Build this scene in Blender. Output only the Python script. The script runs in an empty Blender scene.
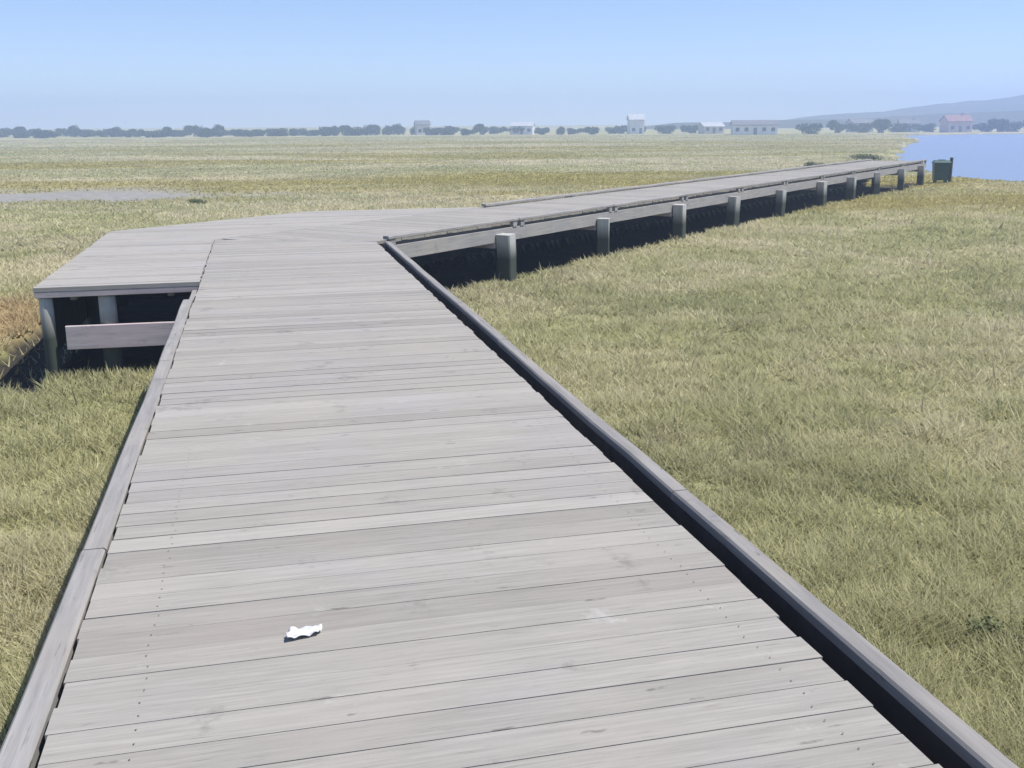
import bpy, math, random
import numpy as np
from mathutils import Matrix, Vector, Euler

random.seed(7)
RNG = np.random.default_rng(7)
R = math.radians
scn = bpy.context.scene
COL = scn.collection

# ------------------------------------------------------------------ helpers
def tag(o, label=None, cat=None, group=None, kind=None):
    if label: o['label'] = label
    if cat: o['category'] = cat
    if group: o['group'] = group
    if kind: o['kind'] = kind
    return o

def empty(name, loc, rz=0.0):
    o = bpy.data.objects.new(name, None)
    o.empty_display_size = 0.3
    o.location = loc
    o.rotation_euler = (0, 0, rz)
    COL.objects.link(o)
    return o

class MB:
    """collects faces of one mesh; a per-vertex value 'tint' (0..1) varies the material board by board"""
    def __init__(s): s.v = []; s.f = []; s.t = []; s.m = []
    def add(s, vs, fs, tint=0.5, mat=0):
        b = len(s.v); s.v += [tuple(v) for v in vs]; s.t += [tint] * len(vs)
        s.f += [tuple(b + i for i in f) for f in fs]; s.m += [mat] * len(fs)
    def box(s, x0, x1, y0, y1, z0, z1, tint=0.5, mat=0):
        s.hexa([(x0, y0), (x1, y0), (x1, y1), (x0, y1)], z0, z1, tint, mat)
    def hexa(s, q, z0, z1, tint=0.5, mat=0, dz=(0, 0, 0, 0)):
        vs = [(p[0], p[1], z0 + d) for p, d in zip(q, dz)] + [(p[0], p[1], z1 + d) for p, d in zip(q, dz)]
        s.add(vs, [(3, 2, 1, 0), (4, 5, 6, 7), (0, 1, 5, 4), (1, 2, 6, 5), (2, 3, 7, 6), (3, 0, 4, 7)], tint, mat)
    def beam(s, a, b, w, h, c=0.008, tint=0.5, mat=0, cuts=1):
        """a chamfered timber from a to b (points on the middle of its underside)"""
        a = Vector(a); b = Vector(b); d = (b - a).normalized()
        side = d.cross(Vector((0, 0, 1)))
        side = Vector((1, 0, 0)) if side.length < 1e-4 else side.normalized()
        up = side.cross(d).normalized()
        pr = [(-w/2 + c, 0), (w/2 - c, 0), (w/2, c), (w/2, h - c), (w/2 - c, h), (-w/2 + c, h), (-w/2, h - c), (-w/2, c)]
        vs = []; fs = []
        for k in range(cuts + 1):
            p = a.lerp(b, k / cuts)
            j = Vector((random.uniform(-1, 1), random.uniform(-1, 1), random.uniform(-1, 1))) * (0.004 if 0 < k < cuts else 0)
            vs += [p + j + side * u + up * v for u, v in pr]
        for k in range(cuts):
            o = k * 8
            for i in range(8):
                n = (i + 1) % 8
                fs.append((o + i, o + n, o + 8 + n, o + 8 + i))
        e = cuts * 8
        fs += [tuple(range(7, -1, -1)), tuple(e + i for i in range(8))]
        s.add(vs, fs, tint, mat)
    def pile(s, x, y, z0, z1, r0, r1, n=14, tint=0.5, mat=0):
        vs = []; fs = []
        zs = [z0, z0 + (z1 - z0) * .35, z0 + (z1 - z0) * .7, z1 - .03, z1]
        for k, z in enumerate(zs):
            t = (z - z0) / (z1 - z0); r = r0 + (r1 - r0) * t
            if k == len(zs) - 1: r *= .86
            for i in range(n):
                a = 2 * math.pi * i / n
                rr = r * (1 + .03 * math.sin(3 * a + x * 5) + random.uniform(-.012, .012))
                vs.append((x + rr * math.cos(a), y + rr * math.sin(a), z))
        for k in range(len(zs) - 1):
            for i in range(n):
                j = (i + 1) % n
                fs.append((k*n + i, k*n + j, k*n + n + j, k*n + n + i))
        fs.append(tuple((len(zs) - 1) * n + i for i in range(n)))
        s.add(vs, fs, tint, mat)
    def build(s, name, mats, parent=None, smooth=False):
        me = bpy.data.meshes.new(name)
        me.from_pydata(s.v, [], s.f)
        if not isinstance(mats, (list, tuple)): mats = [mats]
        for m in mats: me.materials.append(m)
        me.polygons.foreach_set('material_index', s.m)
        if smooth: me.polygons.foreach_set('use_smooth', [True] * len(s.f))
        at = me.attributes.new('tint', 'FLOAT', 'POINT'); at.data.foreach_set('value', s.t)
        me.update()
        o = bpy.data.objects.new(name, me); COL.objects.link(o)
        if parent: o.parent = parent
        return o

def np_mesh(name, verts, loops, nper, mats, attrs=None, smooth=False):
    """mesh from arrays: all faces have nper corners"""
    me = bpy.data.meshes.new(name)
    nf = len(loops) // nper
    me.vertices.add(len(verts)); me.vertices.foreach_set('co', np.asarray(verts, np.float32).ravel())
    me.loops.add(len(loops)); me.loops.foreach_set('vertex_index', np.asarray(loops, np.int32))
    me.polygons.add(nf)
    me.polygons.foreach_set('loop_start', np.arange(0, nf * nper, nper, dtype=np.int32))
    me.polygons.foreach_set('loop_total', np.full(nf, nper, np.int32))
    if smooth: me.polygons.foreach_set('use_smooth', np.ones(nf, bool))
    for m in mats: me.materials.append(m)
    for k, val in (attrs or {}).items():
        at = me.attributes.new(k, 'FLOAT', 'POINT'); at.data.foreach_set('value', np.asarray(val, np.float32))
    me.update(calc_edges=True); me.validate()
    o = bpy.data.objects.new(name, me); COL.objects.link(o)
    return o

def _hash(ix, iy, s):
    n = (ix * 374761393 + iy * 668265263 + s * 974634777) & 0x7fffffff
    n = ((n ^ (n >> 13)) * 1274126177) & 0x7fffffff
    return ((n ^ (n >> 16)) & 0xffff) / 65535.0
def vnoise(x, y, s=0):
    ix = np.floor(x).astype(np.int64); iy = np.floor(y).astype(np.int64)
    fx = x - ix; fy = y - iy
    fx = fx * fx * (3 - 2 * fx); fy = fy * fy * (3 - 2 * fy)
    return ((_hash(ix, iy, s) * (1 - fx) + _hash(ix + 1, iy, s) * fx) * (1 - fy)
            + (_hash(ix, iy + 1, s) * (1 - fx) + _hash(ix + 1, iy + 1, s) * fx) * fy)
def fbm(x, y, s=0, oct=4):
    t = 0; a = .5; n = 0
    for k in range(oct):
        t = t + a * vnoise(x * 2**k, y * 2**k, s + k * 17); n += a; a *= .55
    return t / n

# ------------------------------------------------------------------ materials
def new_mat(name):
    m = bpy.data.materials.new(name); m.use_nodes = True
    nt = m.node_tree; b = nt.nodes['Principled BSDF']
    return m, nt, b
def N(nt, t, **kw):
    n = nt.nodes.new(t)
    for k, v in kw.items(): setattr(n, k, v)
    return n
def ramp(nt, stops, src):
    r = N(nt, 'ShaderNodeValToRGB')
    e = r.color_ramp.elements
    while len(e) < len(stops): e.new(0.5)
    for el, (p, c) in zip(e, stops):
        el.position = p; el.color = (*c, 1)
    nt.links.new(src, r.inputs[0]); return r.outputs[0]
def mix(nt, a, b, fac, mode='MIX'):
    m = N(nt, 'ShaderNodeMix', data_type='RGBA', blend_type=mode)
    for sock, v in ((m.inputs[6], a), (m.inputs[7], b)):
        if isinstance(v, tuple): sock.default_value = (*v, 1)
        else: nt.links.new(v, sock)
    if isinstance(fac, (int, float)): m.inputs[0].default_value = fac
    else: nt.links.new(fac, m.inputs[0])
    return m.outputs[2]
def noise(nt, vec, scale, detail=4, rough=.6):
    n = N(nt, 'ShaderNodeTexNoise'); n.inputs['Scale'].default_value = scale
    n.inputs['Detail'].default_value = detail; n.inputs['Roughness'].default_value = rough
    if vec is not None: nt.links.new(vec, n.inputs['Vector'])
    return n.outputs['Fac']

def wood(name, scale, light=(.365, .343, .303), dark=(.265, .248, .22), warm=(.36, .325, .287), algae=None):
    m, nt, b = new_mat(name)
    tc = N(nt, 'ShaderNodeTexCoord')
    at = N(nt, 'ShaderNodeAttribute', attribute_name='tint')
    # every board gets its own piece of the grain
    off = N(nt, 'ShaderNodeVectorMath', operation='SCALE'); off.inputs[0].default_value = (37, 53, 71)
    nt.links.new(at.outputs['Fac'], off.inputs['Scale'])
    ad = N(nt, 'ShaderNodeVectorMath', operation='ADD')
    nt.links.new(tc.outputs['Object'], ad.inputs[0]); nt.links.new(off.outputs[0], ad.inputs[1])
    mp = N(nt, 'ShaderNodeMapping'); mp.inputs['Scale'].default_value = scale
    nt.links.new(ad.outputs[0], mp.inputs['Vector'])
    grain = noise(nt, mp.outputs[0], 1.0, 6, .65)
    mp2 = N(nt, 'ShaderNodeMapping'); mp2.inputs['Scale'].default_value = tuple(s * 2.6 for s in scale)
    nt.links.new(ad.outputs[0], mp2.inputs['Vector'])
    fine = noise(nt, mp2.outputs[0], 1.0, 3, .6)
    blot = noise(nt, tc.outputs['Object'], 1.1, 4, .6)
    c = ramp(nt, [(.30, dark), (.50, tuple((a + d) / 2 for a, d in zip(light, dark))), (.66, light)], grain)
    c = mix(nt, c, warm, ramp(nt, [(.45, (0, 0, 0)), (.72, (.65, .65, .65))], blot))
    c = mix(nt, c, (.325, .305, .30), ramp(nt, [(.30, (.45,) * 3), (.48, (0, 0, 0))], blot))
    c = mix(nt, c, ramp(nt, [(.27, (.42, .41, .40)), (.38, (1, 1, 1))], fine), .6, 'MULTIPLY')
    vo_ = N(nt, 'ShaderNodeTexVoronoi'); vo_.inputs['Scale'].default_value = 1.0; vo_.inputs['Randomness'].default_value = 1
    mp3 = N(nt, 'ShaderNodeMapping'); mp3.inputs['Scale'].default_value = tuple(2.2 if k_ < 10 else 11 for k_ in scale)
    nt.links.new(ad.outputs[0], mp3.inputs['Vector'])
    wv = N(nt, 'ShaderNodeVectorMath', operation='ADD'); nt.links.new(mp3.outputs[0], wv.inputs[0])
    wn = N(nt, 'ShaderNodeTexNoise'); wn.inputs['Scale'].default_value = 22; nt.links.new(tc.outputs['Object'], wn.inputs['Vector'])
    ws = N(nt, 'ShaderNodeVectorMath', operation='SCALE'); ws.inputs['Scale'].default_value = .22; nt.links.new(wn.outputs['Color'], ws.inputs[0])
    nt.links.new(ws.outputs[0], wv.inputs[1]); nt.links.new(wv.outputs[0], vo_.inputs['Vector'])
    c = mix(nt, c, tuple(d * .38 for d in dark), ramp(nt, [(.04, (.6,) * 3), (.10, (0, 0, 0))], vo_.outputs['Distance']))
    st = noise(nt, tc.outputs['Object'], 3.4, 6, .7)
    c = mix(nt, c, tuple(d * .62 for d in dark), ramp(nt, [(.60, (0, 0, 0)), (.70, (.55,) * 3)], st))
    c = mix(nt, c, (.50, .49, .46), ramp(nt, [(.26, (.5,) * 3), (.36, (0, 0, 0))], st))
    tv = ramp(nt, [(0, (.84, .835, .83)), (.5, (.97, .97, .97)), (1, (1.09, 1.09, 1.10))], at.outputs['Fac'])
    c = mix(nt, c, tv, 1.0, 'MULTIPLY')
    if algae:
        sp = N(nt, 'ShaderNodeSeparateXYZ'); nt.links.new(tc.outputs['Object'], sp.inputs[0])
        mr = N(nt, 'ShaderNodeMapRange'); mr.inputs[1].default_value = .38; mr.inputs[2].default_value = .68
        mr.inputs[3].default_value = .95; mr.inputs[4].default_value = 0
        nt.links.new(sp.outputs[2], mr.inputs[0])
        c = mix(nt, c, algae, mr.outputs[0])
    nt.links.new(c, b.inputs['Base Color'])
    b.inputs['Roughness'].default_value = .82
    b.inputs['Specular IOR Level'].default_value = .25
    bp = N(nt, 'ShaderNodeBump'); bp.inputs['Strength'].default_value = .35; bp.inputs['Distance'].default_value = .004
    nt.links.new(grain, bp.inputs['Height']); nt.links.new(bp.outputs[0], b.inputs['Normal'])
    return m

M_DECK = wood('weathered_deck_wood', (2.6, 70, 70))
M_RAIL = wood('weathered_rail_wood', (26, 1.6, 26), light=(.345, .33, .312), dark=(.22, .21, .2))
M_CROSS = wood('weathered_beam_wood', (1.6, 26, 26), light=(.55, .49, .49), dark=(.37, .33, .33), warm=(.56, .43, .43))
M_PILE = wood('weathered_pile_wood', (20, 20, 1.4), light=(.50, .50, .47), dark=(.33, .33, .31), algae=(.035, .045, .032))

def plain(name, col, rough=.6, var=.15, scale=3.0, metal=0.0, bump=0):
    m, nt, b = new_mat(name)
    tc = N(nt, 'ShaderNodeTexCoord')
    n = noise(nt, tc.outputs['Object'], scale, 5, .6)
    lo = tuple(c * (1 - var) for c in col); hi = tuple(min(1, c * (1 + var)) for c in col)
    nt.links.new(ramp(nt, [(.35, lo), (.65, hi)], n), b.inputs['Base Color'])
    b.inputs['Roughness'].default_value = rough; b.inputs['Metallic'].default_value = metal
    if bump:
        bp = N(nt, 'ShaderNodeBump'); bp.inputs['Strength'].default_value = bump
        nt.links.new(n, bp.inputs['Height']); nt.links.new(bp.outputs[0], b.inputs['Normal'])
    return m

M_SHADE = plain('shade_dark_board', (.045, .04, .042), .9, .3, 5)  # near-black colour that stands in for shade along and under the decks
M_NAIL = plain('rusty_nail', (.10, .075, .06), .6)

# ------------------------------------------------------------------ layout (metres; x right, y ahead, z up; marsh at z = 0)
DECK = 0.95                       # top of the deck
EYE = 2.60
MAIN_ROT = R(13.6)                # the near deck runs a little to the left of the view
FAR_ROT = R(-33.0)                # the far deck turns off to the right
XL, XR = -0.675, 1.65              # deck edges, near section
BEND = 15.3                       # inner corner of the bend, measured along the near deck
TURN = MAIN_ROT - FAR_ROT
TH = math.tan(TURN / 2)
W = XR - XL
OC = BEND + W * TH                # outer corner of the bend
FAR_LEN = 37.0
PL, PY0, PY1 = -2.40, 11.8, 21.3  # side landing
def main_w(x, y):
    c, s = math.cos(MAIN_ROT), math.sin(MAIN_ROT)
    return (x * c - y * s, x * s + y * c)
CORNER = main_w(XR, BEND)

# ------------------------------------------------------------------ the boardwalk
def planks(x0f, x1f, y0, y1, pitch=.145, gap=.0028, nails_to=0, thick=.045, light=0.0):
    m = MB(); y = y0
    while y < y1:
        ya, yb = y, min(y + pitch - gap - random.choice((0, 0, .0004, .0008, .001, .0018)), y1)
        t = min(1, max(0, random.gauss(.5, .24) + light))
        ov = random.uniform(-.008, .008); ov2 = random.uniform(-.008, .008)
        xa0, xb0, xa1, xb1 = x0f(ya), x1f(ya), x0f(yb), x1f(yb)
        if min(xb0 - xa0, xb1 - xa1) < .04:
            y += pitch; continue
        dz = [random.uniform(-.0016, .0016) for _ in range(4)]
        m.hexa([(xa0 + ov, ya), (xb0 + ov2, ya), (xb1 + ov2, yb), (xa1 + ov, yb)], DECK - thick, DECK, t, 0, dz)
        if y < nails_to:
            for xs in (xa0 + .24, xb0 - .17):
                for yy in (ya + .035, yb - .035):
                    cx = xs + random.uniform(-.01, .01); r = .003
                    ring = [(cx + r * math.cos(k * math.pi / 3), yy + r * math.sin(k * math.pi / 3), DECK + .0035) for k in range(6)]
                    m.add(ring, [tuple(range(6))], .5, 1)
        y += pitch
    return m

def rail_run(parent, x, y0, y1, step=3.6, wdt=.11, hgt=.045, z0=.022, spacer=1.2, base=None, dull=False):
    """kerb timbers laid on spacer blocks along a deck edge; base = height of what the blocks stand on"""
    y = y0
    base = .0045 if base is None else base
    while y < y1 - .05:
        e = min(y + step, y1)
        m = MB()
        m.beam((x + random.uniform(-.005, .005), y + .004, DECK + z0), (x + random.uniform(-.005, .005), e - .004, DECK + z0),
               wdt, hgt, .009, random.uniform(0, .3) if dull else random.uniform(.35, .85), 0, 6)
        m.build('kerb_rail', M_RAIL, parent)
        k = max(2, int(round((e - y) / spacer))) if spacer else 0
        for i in range(k):
            yy = y + .12 + (e - y - .24) * i / (k - 1)
            b = MB(); b.box(x - wdt * .30, x + wdt * .36, yy - .06, yy + .06, DECK + base, DECK + z0 - .0015, random.random())
            b.build('spacer_block', M_RAIL, parent)
        y = e

near = empty('boardwalk', (0, 0, 0), MAIN_ROT)
tag(near, 'wide grey plank boardwalk in the foreground with kerb rails, running to the bend', 'boardwalk')
planks(lambda y: XL, lambda y: min(XR, XR - (y - BEND) / TH) if y > BEND else XR, -3.0, BEND + W * TH, nails_to=5.5).build('deck', [M_DECK, M_NAIL], near)
rail_run(near, XR + .165, -3.0, BEND - .06, z0=-.048, hgt=.052, wdt=.082, dull=True, spacer=None)
m = MB(); m.beam((XR + .158, -3, DECK - .245), (XR + .158, BEND - .06, DECK - .245), .06, .2025, .005, .6, 0, 5); m.build('fascia_or_shade_board', M_SHADE, near)  # board coloured dark to paint the shade in the kerb channel
rail_run(near, XL - .068, -3.0, PY0 - 1.15, z0=-.078, hgt=.066, wdt=.095, spacer=None)
m = MB(); m.beam((XL - .068, -3, DECK - .285), (XL - .068, PY0 - .03, DECK - .285), .05, .20, .005, .4, 0, 5); m.build('fascia_or_shade_board', M_RAIL, near)
for x in (XL + .10, .53, XR - .10):
    e = BEND + (XR - x) * TH - .12
    m = MB(); m.beam((x, -3, DECK - .206), (x, e, DECK - .206), .075, .16, .006, random.random(), 0, 2); m.build('stringer', M_RAIL, near)
for y in (-1.5, 2.1, 5.7, 9.3, 12.9):
    m = MB(); m.beam((XL + .02, y, DECK - .36), (XR - .02, y, DECK - .36), .14, .15, .008, random.random()); m.build('cross_beam', M_CROSS, near)
    for x in (XL + .25, XR - .25):
        m = MB(); m.pile(x, y, -.35, DECK - .365, .13, .12, tint=random.random()); m.build('pile', M_PILE, near, True)

far = empty('boardwalk', (CORNER[0], CORNER[1], 0), FAR_ROT)
tag(far, 'long far boardwalk beyond the bend on pale stout piles, running to the water', 'boardwalk')
planks(lambda y: -W, lambda y: min(0.0, y / TH), -W * TH + .012, FAR_LEN).build('deck', [M_DECK, M_NAIL], far)
rail_run(far, .105, .10, FAR_LEN, spacer=1.8, z0=.025, hgt=.05, base=-.0735)
rail_run(far, -W + .065, 6.1, FAR_LEN, spacer=1.8, hgt=.05)
for x in (-W + .12, -W / 2, -.16):
    m = MB(); m.beam((x, x * TH + .14, DECK - .206), (x, FAR_LEN - .02, DECK - .206), .075, .16, .006, random.random(), 0, 4); m.build('stringer', M_RAIL, far)
m = MB(); m.beam((.11, .10, DECK - .30), (.11, FAR_LEN, DECK - .30), .045, .225, .004, .75, 0, 8); m.build('fascia_or_shade_board', M_RAIL, far)
m = MB(); m.beam((-W + .022, -W * TH + .05, DECK - .95), (-W + .022, FAR_LEN, DECK - .95), .036, .90, .004, .6, 0, 8); m.build('fascia_or_shade_board', M_SHADE, far)  # added skirt: screens off lit grass behind so the underside reads black
for k in range(10):
    y = 3.0 + 3.62 * k
    m = MB(); m.beam((-W + .05, y, DECK - .395), (.12, y, DECK - .395), .15, .15, .008, random.random()); m.build('cross_beam', M_CROSS, far)
    for x in (.265, -W - .135):
        m = MB(); lean = random.uniform(-.03, .03); wq = random.uniform(.22, .29)
        m.beam((x, y + lean, -.5), (x + random.uniform(-.012, .012), y - lean, DECK - random.uniform(.13, .19)), wq, .24, .02, random.uniform(.45, 1), 0, 4)
        m.build('pile', M_PILE, far)

land = empty('landing', (0, 0, 0), MAIN_ROT)
tag(land, 'broad plank landing jutting out on the left, at the outside of the bend', 'landing')
OC = BEND + W * TH                                                   # outer corner of the bend
def land_l(y): return max(PL, PL + (y - 18.15) / .946)
def land_r(y): return XL - .014 if y < OC else XL - .02 + (y - OC) * math.tan(TURN)
planks(land_l, land_r, PY0, PY1, light=.45).build('deck', [M_DECK, M_NAIL], land)
m = MB(); m.beam((PL + .01, PY0 + .02, DECK - .112), (XL - .02, PY0 + .02, DECK - .112), .036, .064, .004, .25); m.build('fascia_or_shade_board', M_CROSS, land)
m = MB(); m.beam((PL + .03, PY0 + .2, DECK - .85), (PL + .03, 18.1, DECK - .85), .036, .80, .004, .4); m.build('fascia_or_shade_board', M_SHADE, land)  # added skirt on the left side, keeps the space under the landing dark
m = MB(); m.beam((PL + .08, 16.0, .18), (XL - .1, 16.0, .18), .05, .6, .004, .4); m.build('brace_or_shade_board', M_SHADE, land)  # added dark cross board, closes the view through under the landing
m = MB(); m.beam((land_l(18.2) + .03, 18.2, DECK - .15), (land_l(PY1) + .03, PY1 - .02, DECK - .15), .036, .10, .004, .4); m.build('fascia_or_shade_board', M_RAIL, land)
for x in (PL + .35, XL - .35):
    m = MB(); m.beam((x, PY0 + .3, DECK - .19), (x, 18.0, DECK - .19), .07, .14, .006, .4); m.build('stringer', M_RAIL, land)
for y in (18.3, 20.9):
    m = MB(); m.beam((land_l(y) + .1, y, DECK - .20), (land_r(y) - .2, y, DECK - .20), .07, .15, .006, .4); m.build('cross_beam', M_CROSS, land)
m = MB(); m.beam((PL + .28, PY0 + .03, .26), (XL + .04, PY0 + .03, .245), .045, .26, .006, .85, 0, 3); m.build('brace_or_shade_board', M_CROSS, land)
for x, y, r in ((PL + .10, PY0 + .09, .075), (PL + .72, PY0 + .14, .10), (PL + .12, 17.8, .09), (XL - .25, 17.8, .09), (PL + .12, PY0 + 3.0, .09), (.9, 20.6, .09), (3.2, 20.6, .09)):
    m = MB(); m.pile(x, y, -.5, DECK - .116, r, r * .93, tint=.9); m.build('pile', M_PILE, land, True)

# ------------------------------------------------------------------ terrain
SHORE = np.array([(700, 60), (300, 52), (120, 47), (60, 42), (40, 41), (30, 41), (25.5, 43.0), (22.6, 47.5), (22.2, 52), (24.5, 62), (32, 88), (48, 130),
                  (69, 178), (82, 222), (94, 250), (112, 262), (140, 270), (210, 276), (320, 292), (520, 330), (900, 420)])
POOL = np.array([(-118, 156), (-96, 163), (-70, 164), (-55, 158), (-66, 150), (-92, 147), (-120, 149)])
def sdist(poly, x, y):
    """signed distance, negative inside"""
    d = np.full(x.shape, 1e9); ins = np.zeros(x.shape, bool); n = len(poly)
    for i in range(n):
        ax, ay = poly[i]; bx, by = poly[(i + 1) % n]
        ex, ey = bx - ax, by - ay
        t = np.clip(((x - ax) * ex + (y - ay) * ey) / (ex * ex + ey * ey), 0, 1)
        d = np.minimum(d, np.hypot(x - ax - t * ex, y - ay - t * ey))
        c = ((ay > y) != (by > y)) & (x < ex * (y - ay) / (ey if ey else 1e-9) + ax)
        ins ^= c
    return np.where(ins, -d, d)
def wob(x, y):
    return (fbm(x / 6, y / 6, 5) - .5) * 3 * np.clip(np.hypot(x, y) / 60, .3, 1)
def shore_d(x, y):
    return np.minimum(sdist(SHORE, x, y), sdist(POOL, x, y)) + wob(x, y)
def in_rect(x, y, org, rot, x0, x1, y0, y1):
    c, s = math.cos(rot), math.sin(rot)
    u = (x - org[0]) * c + (y - org[1]) * s; v = -(x - org[0]) * s + (y - org[1]) * c
    return (u > x0) & (u < x1) & (v > y0) & (v < y1)
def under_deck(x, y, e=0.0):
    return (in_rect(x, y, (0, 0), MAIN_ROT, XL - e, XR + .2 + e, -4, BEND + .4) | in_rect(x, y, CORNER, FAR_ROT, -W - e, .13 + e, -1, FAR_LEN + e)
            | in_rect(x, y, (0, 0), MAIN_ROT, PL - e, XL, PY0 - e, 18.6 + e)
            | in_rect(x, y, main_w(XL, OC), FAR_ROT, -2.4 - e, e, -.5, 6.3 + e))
def landing_shade(x, y):
    """painted shade: ground darkened and cleared of grass left of the landing"""
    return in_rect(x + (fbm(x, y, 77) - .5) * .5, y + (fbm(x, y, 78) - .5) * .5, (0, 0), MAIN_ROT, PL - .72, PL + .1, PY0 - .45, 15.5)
def rust(x, y):
    c, s = math.cos(MAIN_ROT), math.sin(MAIN_ROT)
    u = x * c + y * s; v = -x * s + y * c
    a = np.exp(-(((u + 3.75) / .85) ** 2 + ((v - 15.2) / 2.2) ** 2)) * 1.5
    b = np.clip(fbm(x / 30 + 9, y / 9, 55, 4) - .51, 0, 1) * 5.5 * np.clip(np.hypot(x, y) / 20 - 1, 0, 1)
    b = b + np.exp(-(((x - 15) / 9) ** 2 + ((y - 34) / 4) ** 2)) * 1.4 * fbm(x / 3, y / 2, 57, 3)
    return np.clip(a + (fbm(x * 1.5, y * 1.5, 56) - .5) * (a > .1), 0, 1), np.clip(b, 0, .8)
def mud(x, y):
    """bare grey mud: 0..1"""
    a = np.exp(-(((x + 20) / 9) ** 2 + ((y - 42) / 5) ** 2)) * 1.25
    return np.clip(a + (fbm(x / 3, y / 3, 31) - .5) * 1.1 * (a > .15), 0, 1)
def ground_z(x, y):
    d = shore_d(x, y)
    r = np.hypot(x, y)
    t = np.clip((d + 1.2) / 2.0, 0, 1); t = t * t * (3 - 2 * t)
    z = -0.85 * (1 - t) + (fbm(x / 1.7, y / 1.7, 3) - .5) * .10 * np.clip(40 / (r + 10), 0, 1) + (fbm(x / 14, y / 14, 9) - .5) * .16
    z = z - .09 * np.clip(mud(x, y) * 1.5, 0, 1) - .22 * under_deck(x, y, -.1) - .14 * landing_shade(x, y)
    return z + 2.2 * np.clip((r - 330) / 300, 0, 1)

def green_patch(x, y):
    """0 = bleached straw, 1 = green-olive growth"""
    r = np.hypot(x, y)
    a = fbm(x / 9, y / 9, 41, 4); b = fbm(x / 26, y / 13, 43, 4); c = fbm(x / 1.3, y / 1.3, 47, 3)
    g = .5 + (a - .5) * 1.1 + (b - .5) * 2.6 + (c - .5) * 1.7
    return np.clip(g, 0, 1)

na, nr = 560, 640
az = np.concatenate([np.linspace(-60, 60, 440, endpoint=False), np.linspace(60, 300, na - 440, endpoint=False)])
az = np.radians(az)
rad = np.concatenate([[0.0], np.exp(np.linspace(math.log(.6), math.log(1000), nr - 1))])
AA, RR = np.meshgrid(az, rad)
gx = RR * np.sin(AA); gy = RR * np.cos(AA)
gz = ground_z(gx, gy)
idx = np.arange(na * nr).reshape(nr, na)
q = np.stack([idx[:-1], np.roll(idx, -1, 1)[:-1], np.roll(idx, -1, 1)[1:], idx[1:]], -1).reshape(-1, 4)[:, ::-1]

def ground_material():
    m, nt, b = new_mat('marsh_ground')
    tc = N(nt, 'ShaderNodeTexCoord'); P = tc.outputs['Object']
    g = N(nt, 'ShaderNodeAttribute', attribute_name='green').outputs['Fac']
    mu = N(nt, 'ShaderNodeAttribute', attribute_name='mud').outputs['Fac']
    wsh = N(nt, 'ShaderNodeAttribute', attribute_name='wet_or_shade').outputs['Fac']
    n1 = noise(nt, P, 2.2, 6, .7); n2 = noise(nt, P, 14, 4, .7); n3 = noise(nt, P, .12, 5, .6)
    straw = ramp(nt, [(.3, (.39, .35, .23)), (.7, (.55, .49, .34))], n2)
    olive = ramp(nt, [(.3, (.25, .255, .12)), (.7, (.39, .38, .18))], n2)
    c = mix(nt, straw, olive, g)
    och = N(nt, 'ShaderNodeAttribute', attribute_name='ochre').outputs['Fac']; rus = N(nt, 'ShaderNodeAttribute', attribute_name='rust').outputs['Fac']
    c = mix(nt, c, (.36, .31, .10), och); c = mix(nt, c, (.47, .36, .20), rus)
    c = mix(nt, c, ramp(nt, [(.35, (.7, .7, .7)), (.6, (1.1, 1.1, 1.1))], n1), .8, 'MULTIPLY')
    c = mix(nt, c, ramp(nt, [(.36, (.72, .74, .66)), (.6, (1.12, 1.1, 1.0))], n3), .8, 'MULTIPLY')
    c = mix(nt, c, ramp(nt, [(.3, (.25, .235, .215)), (.7, (.36, .345, .32))], n1), mu)
    c = mix(nt, c, ramp(nt, [(.3, (.035, .032, .025)), (.7, (.07, .062, .05))], n1), wsh)
    nt.links.new(c, b.inputs['Base Color'])
    b.inputs['Roughness'].default_value = .95; b.inputs['Specular IOR Level'].default_value = .1
    bp = N(nt, 'ShaderNodeBump'); bp.inputs['Strength'].default_value = .8; bp.inputs['Distance'].default_value = .08
    nt.links.new(n2, bp.inputs['Height']); nt.links.new(bp.outputs[0], b.inputs['Normal'])
    return m
wet_or_shade = np.clip(np.clip((.2 - shore_d(gx, gy)) / .8, 0, 1) + under_deck(gx, gy, .05) * 1.0 + landing_shade(gx, gy), 0, 1)  # darkens the waterline; also paints shade under the decks and left of the landing
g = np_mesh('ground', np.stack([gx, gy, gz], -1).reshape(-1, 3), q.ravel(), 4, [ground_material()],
            {'rust': rust(gx, gy)[0].ravel(), 'ochre': rust(gx, gy)[1].ravel(), 'green': green_patch(gx, gy).ravel(), 'mud': mud(gx, gy).ravel(), 'wet_or_shade': wet_or_shade.ravel()}, True)
tag(g, 'flat salt marsh ground under straw and olive coloured grass', kind='structure')

# water: one sheet a little below the marsh
def water_material():
    m, nt, b = new_mat('bay_water')
    b.inputs['Base Color'].default_value = (.20, .25, .36, 1); b.inputs['Roughness'].default_value = .28
    b.inputs['IOR'].default_value = 1.33
    tc = N(nt, 'ShaderNodeTexCoord')
    mp = N(nt, 'ShaderNodeMapping'); mp.inputs['Scale'].default_value = (.5, 1.4, 1); nt.links.new(tc.outputs['Object'], mp.inputs[0])
    n = noise(nt, mp.outputs[0], 1.3, 4, .6)
    bp = N(nt, 'ShaderNodeBump'); bp.inputs['Strength'].default_value = .25; bp.inputs['Distance'].default_value = .3
    nt.links.new(n, bp.inputs['Height']); nt.links.new(bp.outputs[0], b.inputs['Normal'])
    return m
mw = MB(); mw.add([(-900, 20, -.38), (1050, 20, -.38), (1050, 700, -.38), (-900, 700, -.38)], [(0, 1, 2, 3)])
tag(mw.build('water', water_material()), 'calm blue bay water beyond the marsh edge', kind='structure')

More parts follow.
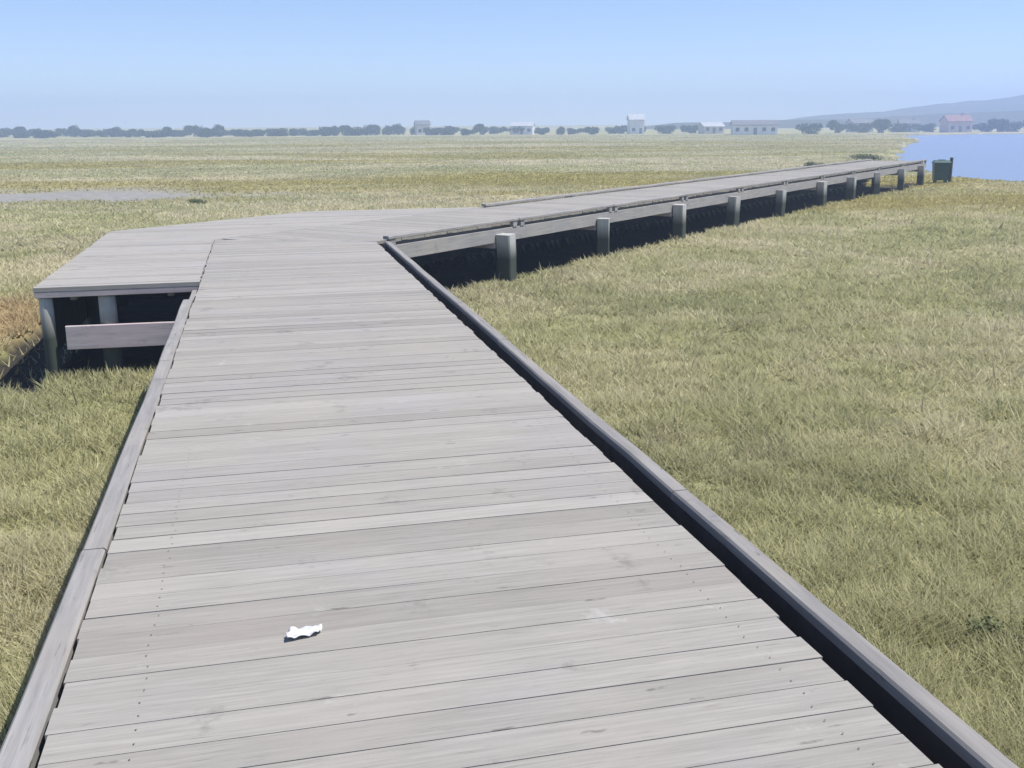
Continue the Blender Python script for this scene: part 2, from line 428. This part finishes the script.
# ------------------------------------------------------------------ grass
def grass_material():
    m, nt, b = new_mat('marsh_grass')
    g = N(nt, 'ShaderNodeAttribute', attribute_name='green').outputs['Fac']
    t = N(nt, 'ShaderNodeAttribute', attribute_name='tone').outputs['Fac']
    straw = ramp(nt, [(0, (.47, .42, .29)), (.55, (.60, .54, .36)), (1, (.75, .69, .50))], t)
    olive = ramp(nt, [(0, (.33, .325, .17)), (.55, (.445, .43, .225)), (1, (.58, .55, .31))], t)
    c = mix(nt, straw, olive, g)
    och = N(nt, 'ShaderNodeAttribute', attribute_name='ochre').outputs['Fac']; rus = N(nt, 'ShaderNodeAttribute', attribute_name='rust').outputs['Fac']
    c = mix(nt, c, (.36, .31, .10), och); c = mix(nt, c, (.47, .36, .20), rus)
    nt.links.new(c, b.inputs['Base Color'])
    b.inputs['Roughness'].default_value = .7; b.inputs['Specular IOR Level'].default_value = .2
    tr = N(nt, 'ShaderNodeBsdfTranslucent'); nt.links.new(c, tr.inputs[0])
    ms = N(nt, 'ShaderNodeMixShader'); ms.inputs[0].default_value = .4
    nt.links.new(b.outputs[0], ms.inputs[1]); nt.links.new(tr.outputs[0], ms.inputs[2])
    nt.links.new(ms.outputs[0], nt.nodes['Material Output'].inputs['Surface'])
    return m
NB = 1500000
r = np.exp(RNG.uniform(math.log(2.0), math.log(280), NB))
a = np.radians(RNG.uniform(-47, 47, NB))
x = r * np.sin(a); y = r * np.cos(a)
clump = fbm(x / .35, y / .35, 61, 2)
md = mud(x, y)
keep = ~under_deck(x, y, -.02) & ~(landing_shade(x, y) & (RNG.random(NB) < .93)) & (shore_d(x, y) > .3) & (RNG.random(NB) > md * 1.15) & (RNG.random(NB) < .35 + 1.1 * clump)
x, y, r, clump = x[keep], y[keep], r[keep], clump[keep]
n = len(x)
z = ground_z(x, y)
gr = green_patch(x, y)
big = fbm(x / 2.6, y / 2.6, 71, 3)
h = (.03 + .085 * clump + .035 * big) * RNG.uniform(.6, 1.3, n) * (1 - .35 * np.clip(r / 60, 0, 1))
# a taller fringe along the open side of the boards, and odd dead stalks
fr = in_rect(x, y, (0, 0), MAIN_ROT, XL - .42, XL - .12, -4, PY0 - .5)
h0 = h.copy()
h = np.where(fr, h * 1.4 + .16 * RNG.random(n), h)
h = np.where(RNG.random(n) < .006, h + RNG.uniform(.06, .16, n), h)
wd = np.clip(.0009 * r, .0035, .12) * RNG.uniform(.6, 1.5, n)
th = RNG.uniform(0, 2 * np.pi, n)
ln = np.where(under_deck(x, y, .3) & (r < 16), .6, RNG.uniform(.5, 2.2, n)) * h0; la = th + np.pi / 2 + RNG.normal(0, .5, n)
v = np.empty((n, 3, 3))
v[:, 0] = np.stack([x - np.cos(th) * wd, y - np.sin(th) * wd, z - .02], -1)
v[:, 1] = np.stack([x + np.cos(th) * wd, y + np.sin(th) * wd, z - .02], -1)
v[:, 2] = np.stack([x + np.cos(la) * ln, y + np.sin(la) * ln, z + h], -1)
drk = fbm(x / 17, y / 8, 83, 4)
tone = np.clip(RNG.normal(.52, .22, n) - 1.6 * np.clip(drk - .54, 0, 1) * np.clip(r / 30 - .3, 0, 2) - .35 * (big < .36), 0, 1)
grn = np.clip(gr + RNG.normal(0, .22, n), 0, 1)
gs = np_mesh('marsh_grass', v.reshape(-1, 3), np.arange(n * 3), 3, [grass_material()], {'rust': np.repeat(rust(x, y)[0], 3), 'ochre': np.repeat(rust(x, y)[1], 3), 'green': np.repeat(grn, 3), 'tone': np.repeat(tone, 3)})
tag(gs, 'low straw and olive marsh grass growing on both sides of the boardwalk', 'grass', kind='stuff')

# ------------------------------------------------------------------ shrubs and trees
def leaf_material(name, c0, c1):
    m, nt, b = new_mat(name)
    t = N(nt, 'ShaderNodeAttribute', attribute_name='tint').outputs['Fac']
    nt.links.new(ramp(nt, [(0, c0), (1, c1)], t), b.inputs['Base Color'])
    b.inputs['Roughness'].default_value = .65; b.inputs['Specular IOR Level'].default_value = .25
    return m
M_LEAF = leaf_material('tree_leaves', (.028, .05, .02), (.075, .11, .045))
M_SHRUB = leaf_material('shrub_leaves', (.07, .095, .035), (.17, .19, .075))
M_BARK = plain('bark', (.11, .09, .07), .9, .3, 6)

def foliage(blobs, count, size, seed):
    rg = random.Random(seed); m = MB()
    for _ in range(count):
        cx, cy, cz, rx, ry, rz = rg.choice(blobs)
        d = Vector((rg.gauss(0, 1), rg.gauss(0, 1), rg.gauss(0, 1))).normalized() * (rg.random() ** .45)
        p = Vector((cx + d.x * rx, cy + d.y * ry, cz + d.z * rz))
        if p.z < .02: p.z = .02 + rg.random() * .1
        e = Euler((rg.uniform(0, 6.3), rg.uniform(0, 6.3), rg.uniform(0, 6.3))).to_matrix()
        s = size * rg.uniform(.6, 1.4)
        vs = [p + e @ Vector(q) * s for q in ((-.5, 0, 0), (0, -.32, .05), (.6, 0, 0), (0, .32, .05))]
        m.add(vs, [(0, 1, 2, 3)], rg.random())
    return m
def limbs(h, spread, seed):
    rg = random.Random(seed); m = MB()
    def limb(a, b, r0, r1, n=7):
        a = Vector(a); b = Vector(b); d = (b - a).normalized(); s = d.orthogonal().normalized(); u = d.cross(s)
        vs = [p + (s * math.cos(6.283 * i / n) + u * math.sin(6.283 * i / n)) * rr for p, rr in ((a, r0), (b, r1)) for i in range(n)]
        m.add(vs, [(i, (i + 1) % n, n + (i + 1) % n, n + i) for i in range(n)] + [tuple(range(n, 2 * n))])
    limb((0, 0, -.3), (.05 * h, 0, h * .45), .05 * h, .034 * h)
    for k in range(5):
        an = 6.283 * k / 5 + rg.random()
        limb((.05 * h * rg.uniform(.4, 1), 0, h * rg.uniform(.25, .45)), (spread * math.cos(an), spread * math.sin(an), h * rg.uniform(.6, .85)), .026 * h, .008 * h, 5)
    return m

TREES = []
for k, (h, w_) in enumerate(((4.4, 3.2), (3.4, 4.6), (5.2, 2.6), (3.0, 3.6))):
    rg = random.Random(100 + k)
    blobs = [(rg.uniform(-w_, w_) * .7, rg.uniform(-w_, w_) * .5, h * rg.uniform(.14, .68), w_ * rg.uniform(.3, .5), w_ * rg.uniform(.3, .5), h * rg.uniform(.2, .3)) for _ in range(11)]
    t = empty('tree', (0, 0, 0))
    foliage(blobs, 1500, .55, 200 + k).build('crown', M_LEAF, t)
    limbs(h, w_ * .45, 300 + k).build('trunk', M_BARK, t, True)
    TREES.append(t)
used_tree = [False] * 4
def put_tree(k, x, y, s, rz, label, group):
    src = TREES[k]
    if not used_tree[k]:
        o = src; used_tree[k] = True
    else:
        o = src.copy(); COL.objects.link(o)
        for c in src.children:
            d = c.copy(); d.parent = o; COL.objects.link(d)
    o.location = (x, y, float(ground_z(np.array([x]), np.array([y]))[0])); o.scale = (s, s, s); o.rotation_euler = (0, 0, rz)
    tag(o, label, 'tree', group)
    return o
def at_px(px, dist):
    """ground point in the viewing direction of a picture column"""
    u = (px - 512) / 1030 / math.cos(R(14.1)) * .985
    return dist * u, dist
rg = random.Random(5)
# the low dark wood along the far side of the marsh, left to centre
px = -130
while px < 640:
    gapc = 12 if px < 400 else 20
    d = rg.uniform(286, 330)
    k = rg.choice((0, 1, 1, 2, 3, 3)); X, Y = at_px(px, d)
    put_tree(k, X, Y, rg.uniform(.55, .92), rg.uniform(0, 6.3), 'low bluish tree of the distant wood across the marsh', 'trees of the distant wood across the marsh')
    px += rg.uniform(.35, 1.0) * gapc
for px, d, k, s in ((662, 300, 1, .8), (684, 305, 3, .9), (800, 268, 1, .9), (823, 285, 0, .95), (846, 290, 3, 1.0), (868, 284, 0, 1.0), (888, 296, 1, .8), (908, 292, 3, .9),
                    (964, 288, 3, .9), (978, 283, 0, .95), (992, 290, 1, .9), (1010, 284, 0, 1.0), (1026, 290, 1, 1.0), (1050, 290, 1, 1.1), (1080, 295, 0, 1.1), (1110, 298, 3, 1.1)):
    X, Y = at_px(px, d)
    put_tree(k, X, Y, s, rg.uniform(0, 6.3), 'dark tree standing among the houses on the far shore of the bay', 'trees on the far shore of the bay')

def shrub(X, Y, s, label, seed, twigs=True):
    rgs = random.Random(seed)
    o = empty('marsh_shrub', (X, Y, float(ground_z(np.array([X]), np.array([Y]))[0])))
    blobs = [(rgs.uniform(-.5, .5) * s, rgs.uniform(-.35, .35) * s, rgs.uniform(.2, .42) * s, .32 * s, .32 * s, .24 * s) for _ in range(6)]
    foliage(blobs, 700, .085 * s, seed).build('foliage', M_SHRUB, o)
    limbs(.55 * s, .4 * s, seed).build('stem', M_BARK, o, True)
    o.scale = (1.15, 1.0, .62)
    return tag(o, label, 'shrub')
X, Y = -10.9, 36.5
shrub(X, Y, .5, 'small dark green shrub in the marsh beyond the landing', 11)
shrub(18.5, 64, .9, 'dark shrub behind the far boardwalk, the smaller of two', 13)
shrub(25.0, 74, 1.4, 'dark shrub on the water edge behind the far boardwalk end', 14)
shrub(2.49, 4.7, .30, 'tiny dark green plant in the grass beside the right kerb rail', 15)

# ------------------------------------------------------------------ far houses
M_WIN = plain('window_glass', (.05, .06, .08), .15, .1)
M_ROOFS = [plain('grey_roof', (.16, .16, .18), .8, .2, 1.5), plain('red_roof', (.26, .15, .14), .8, .2, 1.5), plain('pale_roof', (.45, .46, .48), .8, .12, 1.5)]
M_WALLS = [plain('white_wall', (.74, .73, .74), .85, .06, .8), plain('cream_wall', (.62, .58, .52), .85, .08, .8), plain('pink_wall', (.60, .47, .46), .85, .08, .8),
           plain('grey_wall', (.40, .42, .45), .85, .08, .8)]
M_TRIM = plain('door_paint', (.12, .14, .18), .6)
def house(px, d, w_, dep, h, rise, wall, roof, rot, label, nwin, chimney=False):
    X, Y = at_px(px, d)
    o = empty('house', (X, Y, float(ground_z(np.array([X]), np.array([Y]))[0]) - .05), R(rot))
    tag(o, label, 'house')
    a, b = w_ / 2, dep / 2
    m = MB()
    m.add([(-a, -b, -.4), (a, -b, -.4), (a, b, -.4), (-a, b, -.4), (-a, -b, h), (a, -b, h), (a, b, h), (-a, b, h), (-a, 0, h + rise), (a, 0, h + rise)],
          [(0, 1, 5, 4), (2, 3, 7, 6), (1, 2, 6, 9, 5), (3, 0, 4, 8, 7), (3, 2, 1, 0)])
    o.scale = (.82, .82, .8)
    m.build('wall', M_WALLS[wall], o)
    m = MB(); e = .35; t = .14
    sl = rise / b
    for sg in (-1, 1):
        p = [(-a - e, sg * (b + e), h - sl * e + .03), (a + e, sg * (b + e), h - sl * e + .03), (a + e, 0, h + rise + .03), (-a - e, 0, h + rise + .03)]
        vs = p + [(x_, y_, z_ + t) for x_, y_, z_ in p]
        m.add(vs, [(3, 2, 1, 0), (4, 5, 6, 7), (0, 1, 5, 4), (1, 2, 6, 5), (2, 3, 7, 6), (3, 0, 4, 7)])
    rf = m.build('roof', M_ROOFS[roof], o)
    if chimney:
        m = MB(); m.box(a * .4, a * .4 + .7, -.4, .35, h + rise * .5, h + rise + .9); m.build('chimney', M_WALLS[wall], rf)
    for i in range(nwin):
        xx = -a + w_ * (i + .5) / nwin
        if i == nwin // 2:
            m = MB(); m.box(xx - .5, xx + .5, -b - .06, -b + .02, 0, 2.05); m.build('door', M_TRIM, o)
            continue
        m = MB(); m.box(xx - .55, xx + .55, -b - .045, -b + .02, 1.0, 2.1); m.build('window', M_WIN, o)
house(745, 262, 13.0, 7, 2.9, 1.3, 0, 0, -6, 'long pale house with grey roof on the far shore left of the trees', 5)
house(704, 296, 7.0, 6, 2.5, 1.2, 1, 2, 10, 'small cream house with pale roof beside the long pale house', 3)
house(632, 300, 5.0, 5, 5.0, 1.7, 0, 2, 4, 'tall narrow white house rising highest above the distant wood', 2)
house(524, 306, 7.5, 6, 3.0, 1.2, 0, 2, -8, 'white house with pale roof in the gap at the middle of the distant wood', 3)
house(428, 312, 4.8, 5, 3.8, 1.3, 1, 0, 12, 'small cream house with grey roof half hidden in the distant wood', 2)
house(938, 284, 8.0, 6, 3.7, 1.8, 2, 1, 5, 'pink house with red roof on the far shore of the bay', 3, True)
house(893, 302, 6.5, 6, 2.9, 1.4, 0, 0, -12, 'white house with steep grey roof in the trees on the far shore', 3, True)
house(846, 310, 7.5, 6, 3.2, 1.4, 3, 0, 8, 'grey house behind the dark trees on the far shore', 3)

# ------------------------------------------------------------------ hills
def hill_material():
    m, nt, b = new_mat('hillside')
    tc = N(nt, 'ShaderNodeTexCoord')
    n = noise(nt, tc.outputs['Object'], .012, 6, .65)
    nt.links.new(ramp(nt, [(.35, (.035, .045, .035)), (.6, (.075, .075, .055)), (.75, (.11, .10, .08))], n), b.inputs['Base Color'])
    b.inputs['Roughness'].default_value = 1
    return m
M_HILL = hill_material()
def hills(name, xs, hs, y0, depth, label, seed):
    nx, ny = 160, 14
    X = np.linspace(xs[0], xs[-1], nx); H = np.interp(X, xs, hs)
    V = []
    for j in range(ny):
        t = j / (ny - 1); pr = math.sin(math.pi * min(1, t * 1.0)) ** .8
        yy = y0 + depth * t
        rr = 1 + (fbm(X / 60, np.full(nx, yy / 60), seed, 4) - .5) * .5
        V.append(np.stack([X, np.full(nx, yy), H * pr * rr - 1 + 0 * X], -1))
    V = np.concatenate(V)
    ii = np.arange(nx * ny).reshape(ny, nx)
    q = np.stack([ii[:-1, :-1], ii[:-1, 1:], ii[1:, 1:], ii[1:, :-1]], -1).reshape(-1)
    o = np_mesh(name, V, q, 4, [M_HILL], None, True)
    return tag(o, label, kind='structure')
hills('hills', [130, 170, 220, 275, 335, 400, 520], [0, 5, 10, 16, 21, 24, 23], 560, 220, 'hazy purple hills beyond the bay', 81)
hills('foothills', [30, 70, 140, 210, 280, 350], [0, 4, 5, 8, 9.5, 9], 410, 80, 'low hazy foothills behind the far shore', 85)

# ------------------------------------------------------------------ small things
# dark green box by the boardwalk end
c, s = math.cos(FAR_ROT), math.sin(FAR_ROT)
def far_w(u, v_): return (CORNER[0] + u * c - v_ * s, CORNER[1] + u * s + v_ * c)
bx, by = far_w(.62, FAR_LEN + .75)
M_BIN = plain('dark_green_paint', (.010, .05, .044), .45, .2, 4)
M_BINLID = plain('dark_green_lid', (.018, .085, .07), .4, .2, 4)
bz = float(ground_z(np.array([bx]), np.array([by]))[0])
bn = empty('litter_bin', (bx, by, bz), FAR_ROT + .35); bn.scale = (.8, .8, .85)
tag(bn, 'squat dark green bin with a lid at the far end of the boardwalk', 'bin')
def tapered(m, w0, d0, w1, d1, z0, z1):
    vs = [(-w0/2, -d0/2, z0), (w0/2, -d0/2, z0), (w0/2, d0/2, z0), (-w0/2, d0/2, z0), (-w1/2, -d1/2, z1), (w1/2, -d1/2, z1), (w1/2, d1/2, z1), (-w1/2, d1/2, z1)]
    m.add(vs, [(3, 2, 1, 0), (4, 5, 6, 7), (0, 1, 5, 4), (1, 2, 6, 5), (2, 3, 7, 6), (3, 0, 4, 7)])
m = MB(); tapered(m, .72, .66, .84, .76, .16, 1.02); tapered(m, .90, .82, .90, .82, 1.0215, 1.06); m.build('body', M_BIN, bn)
m = MB(); tapered(m, .92, .84, .74, .62, 1.062, 1.17); m.beam((-.2, 0, 1.172), (.2, 0, 1.172), .05, .035); m.build('lid', M_BINLID, bn)
for sx in (-.27, .27):
    for sy in (-.25, .25):
        m = MB(); m.box(sx - .05, sx + .05, sy - .05, sy + .05, -.15, .158); m.build('leg', M_BIN, bn)
# mooring post next to it
ps = empty('mooring_post', (bx + .50, by + .15, bz - .25))
tag(ps, 'dark slender post standing just right of the green bin', 'post')
m = MB(); m.pile(0, 0, -.5, 1.32, .075, .07, 10); m.build('shaft', plain('tarred_wood', (.05, .065, .06), .8, .3, 6), ps, True)
m = MB(); m.pile(0, 0, 1.322, 1.36, .085, .075, 10); m.build('cap', M_BIN, ps, True)

# a scrap of white paper on the planks
u = np.linspace(-.5, .5, 15); U, V_ = np.meshgrid(u, u)
px_ = U * .12 * (1 - .25 * np.abs(V_)) + .02 * V_; py_ = V_ * .06 * (1 - .35 * U)
edge = np.maximum(np.abs(U), np.abs(V_)) * 2
pz_ = .003 + .03 * np.abs(fbm(U * 5 + 3, V_ * 5 + 7, 91, 3) - .45) + .008 * np.abs(np.sin(7 * U + 3 * V_)) * edge
ii = np.arange(225).reshape(15, 15)
qq = np.stack([ii[:-1, :-1], ii[:-1, 1:], ii[1:, 1:], ii[1:, :-1]], -1).reshape(-1)
mp_, nt_, b_ = new_mat('white_paper'); b_.inputs['Base Color'].default_value = (.58, .58, .57, 1); b_.inputs['Roughness'].default_value = .7
pa = np_mesh('paper_scrap', np.stack([px_, py_, pz_], -1).reshape(-1, 3), qq, 4, [mp_], None, True)
so = pa.modifiers.new('thickness', 'SOLIDIFY'); so.thickness = .0012
pa.location = (-.70, 3.14, DECK + .004); pa.rotation_euler = (0, 0, R(20))
tag(pa, 'small crumpled white paper scrap lying on the deck boards in the foreground', 'paper')

# ------------------------------------------------------------------ haze
hz = MB(); hz.box(-1000, 1100, -30, 1100, -3.5, 32)
mh = bpy.data.materials.new('haze_air'); mh.use_nodes = True
for nd in list(mh.node_tree.nodes): mh.node_tree.nodes.remove(nd)
vo = mh.node_tree.nodes.new('ShaderNodeVolumePrincipled'); ou = mh.node_tree.nodes.new('ShaderNodeOutputMaterial')
vo.inputs['Color'].default_value = (.60, .745, 1.0, 1); vo.inputs['Density'].default_value = .0019; vo.inputs['Anisotropy'].default_value = .1
mh.node_tree.links.new(vo.outputs[0], ou.inputs['Volume'])
tag(hz.build('haze', mh), 'thin pale blue haze over the marsh and bay', kind='stuff')

# ------------------------------------------------------------------ light
SUN_EL, SUN_AZ = 62.0, 92.0       # azimuth clockwise from the view direction (+y): from the right
w = bpy.data.worlds.new('World'); scn.world = w; w.use_nodes = True
nt = w.node_tree; bg = nt.nodes['Background']
sk = nt.nodes.new('ShaderNodeTexSky'); sk.sky_type = 'NISHITA'; sk.sun_disc = False
sk.sun_elevation = R(SUN_EL); sk.sun_rotation = R(SUN_AZ); sk.altitude = 0
sk.air_density = 0.75; sk.dust_density = 0.0; sk.ozone_density = 6.0
tint = mix(nt, sk.outputs[0], (1.02, .955, 1.0), 1.0, 'MULTIPLY'); nt.links.new(tint, bg.inputs['Color']); bg.inputs['Strength'].default_value = .105
sl = bpy.data.lights.new('sun', 'SUN'); sl.energy = 4.0; sl.angle = R(.53); sl.color = (1, .965, .91)
so_ = bpy.data.objects.new('sun', sl); COL.objects.link(so_)
dirv = Vector((math.sin(R(SUN_AZ)) * math.cos(R(SUN_EL)), math.cos(R(SUN_AZ)) * math.cos(R(SUN_EL)), math.sin(R(SUN_EL))))
so_.rotation_euler = dirv.to_track_quat('Z', 'Y').to_euler(); so_.location = dirv * 40

# ------------------------------------------------------------------ camera
cam = bpy.data.cameras.new('camera'); co = bpy.data.objects.new('camera', cam); COL.objects.link(co)
cam.sensor_width = 36; cam.lens = 36 * 1030 / 1024; cam.clip_end = 6000; cam.clip_start = .05
mt = Matrix.Translation((0, 0, EYE)) @ Matrix.Rotation(R(90 - 14.1), 4, 'X') @ Matrix.Rotation(R(-.4), 4, 'Z')
co.matrix_world = mt
scn.camera = co

scn.view_settings.view_transform = 'Standard'; scn.view_settings.look = 'None'
scn.view_settings.exposure = 0.62; scn.view_settings.gamma = 1.0; scn.view_settings.use_curve_mapping = False
scn.cycles.volume_step_rate = 1.0
scn.cycles.max_bounces = 6; scn.cycles.volume_bounces = 1
scn.cycles.use_denoising = True
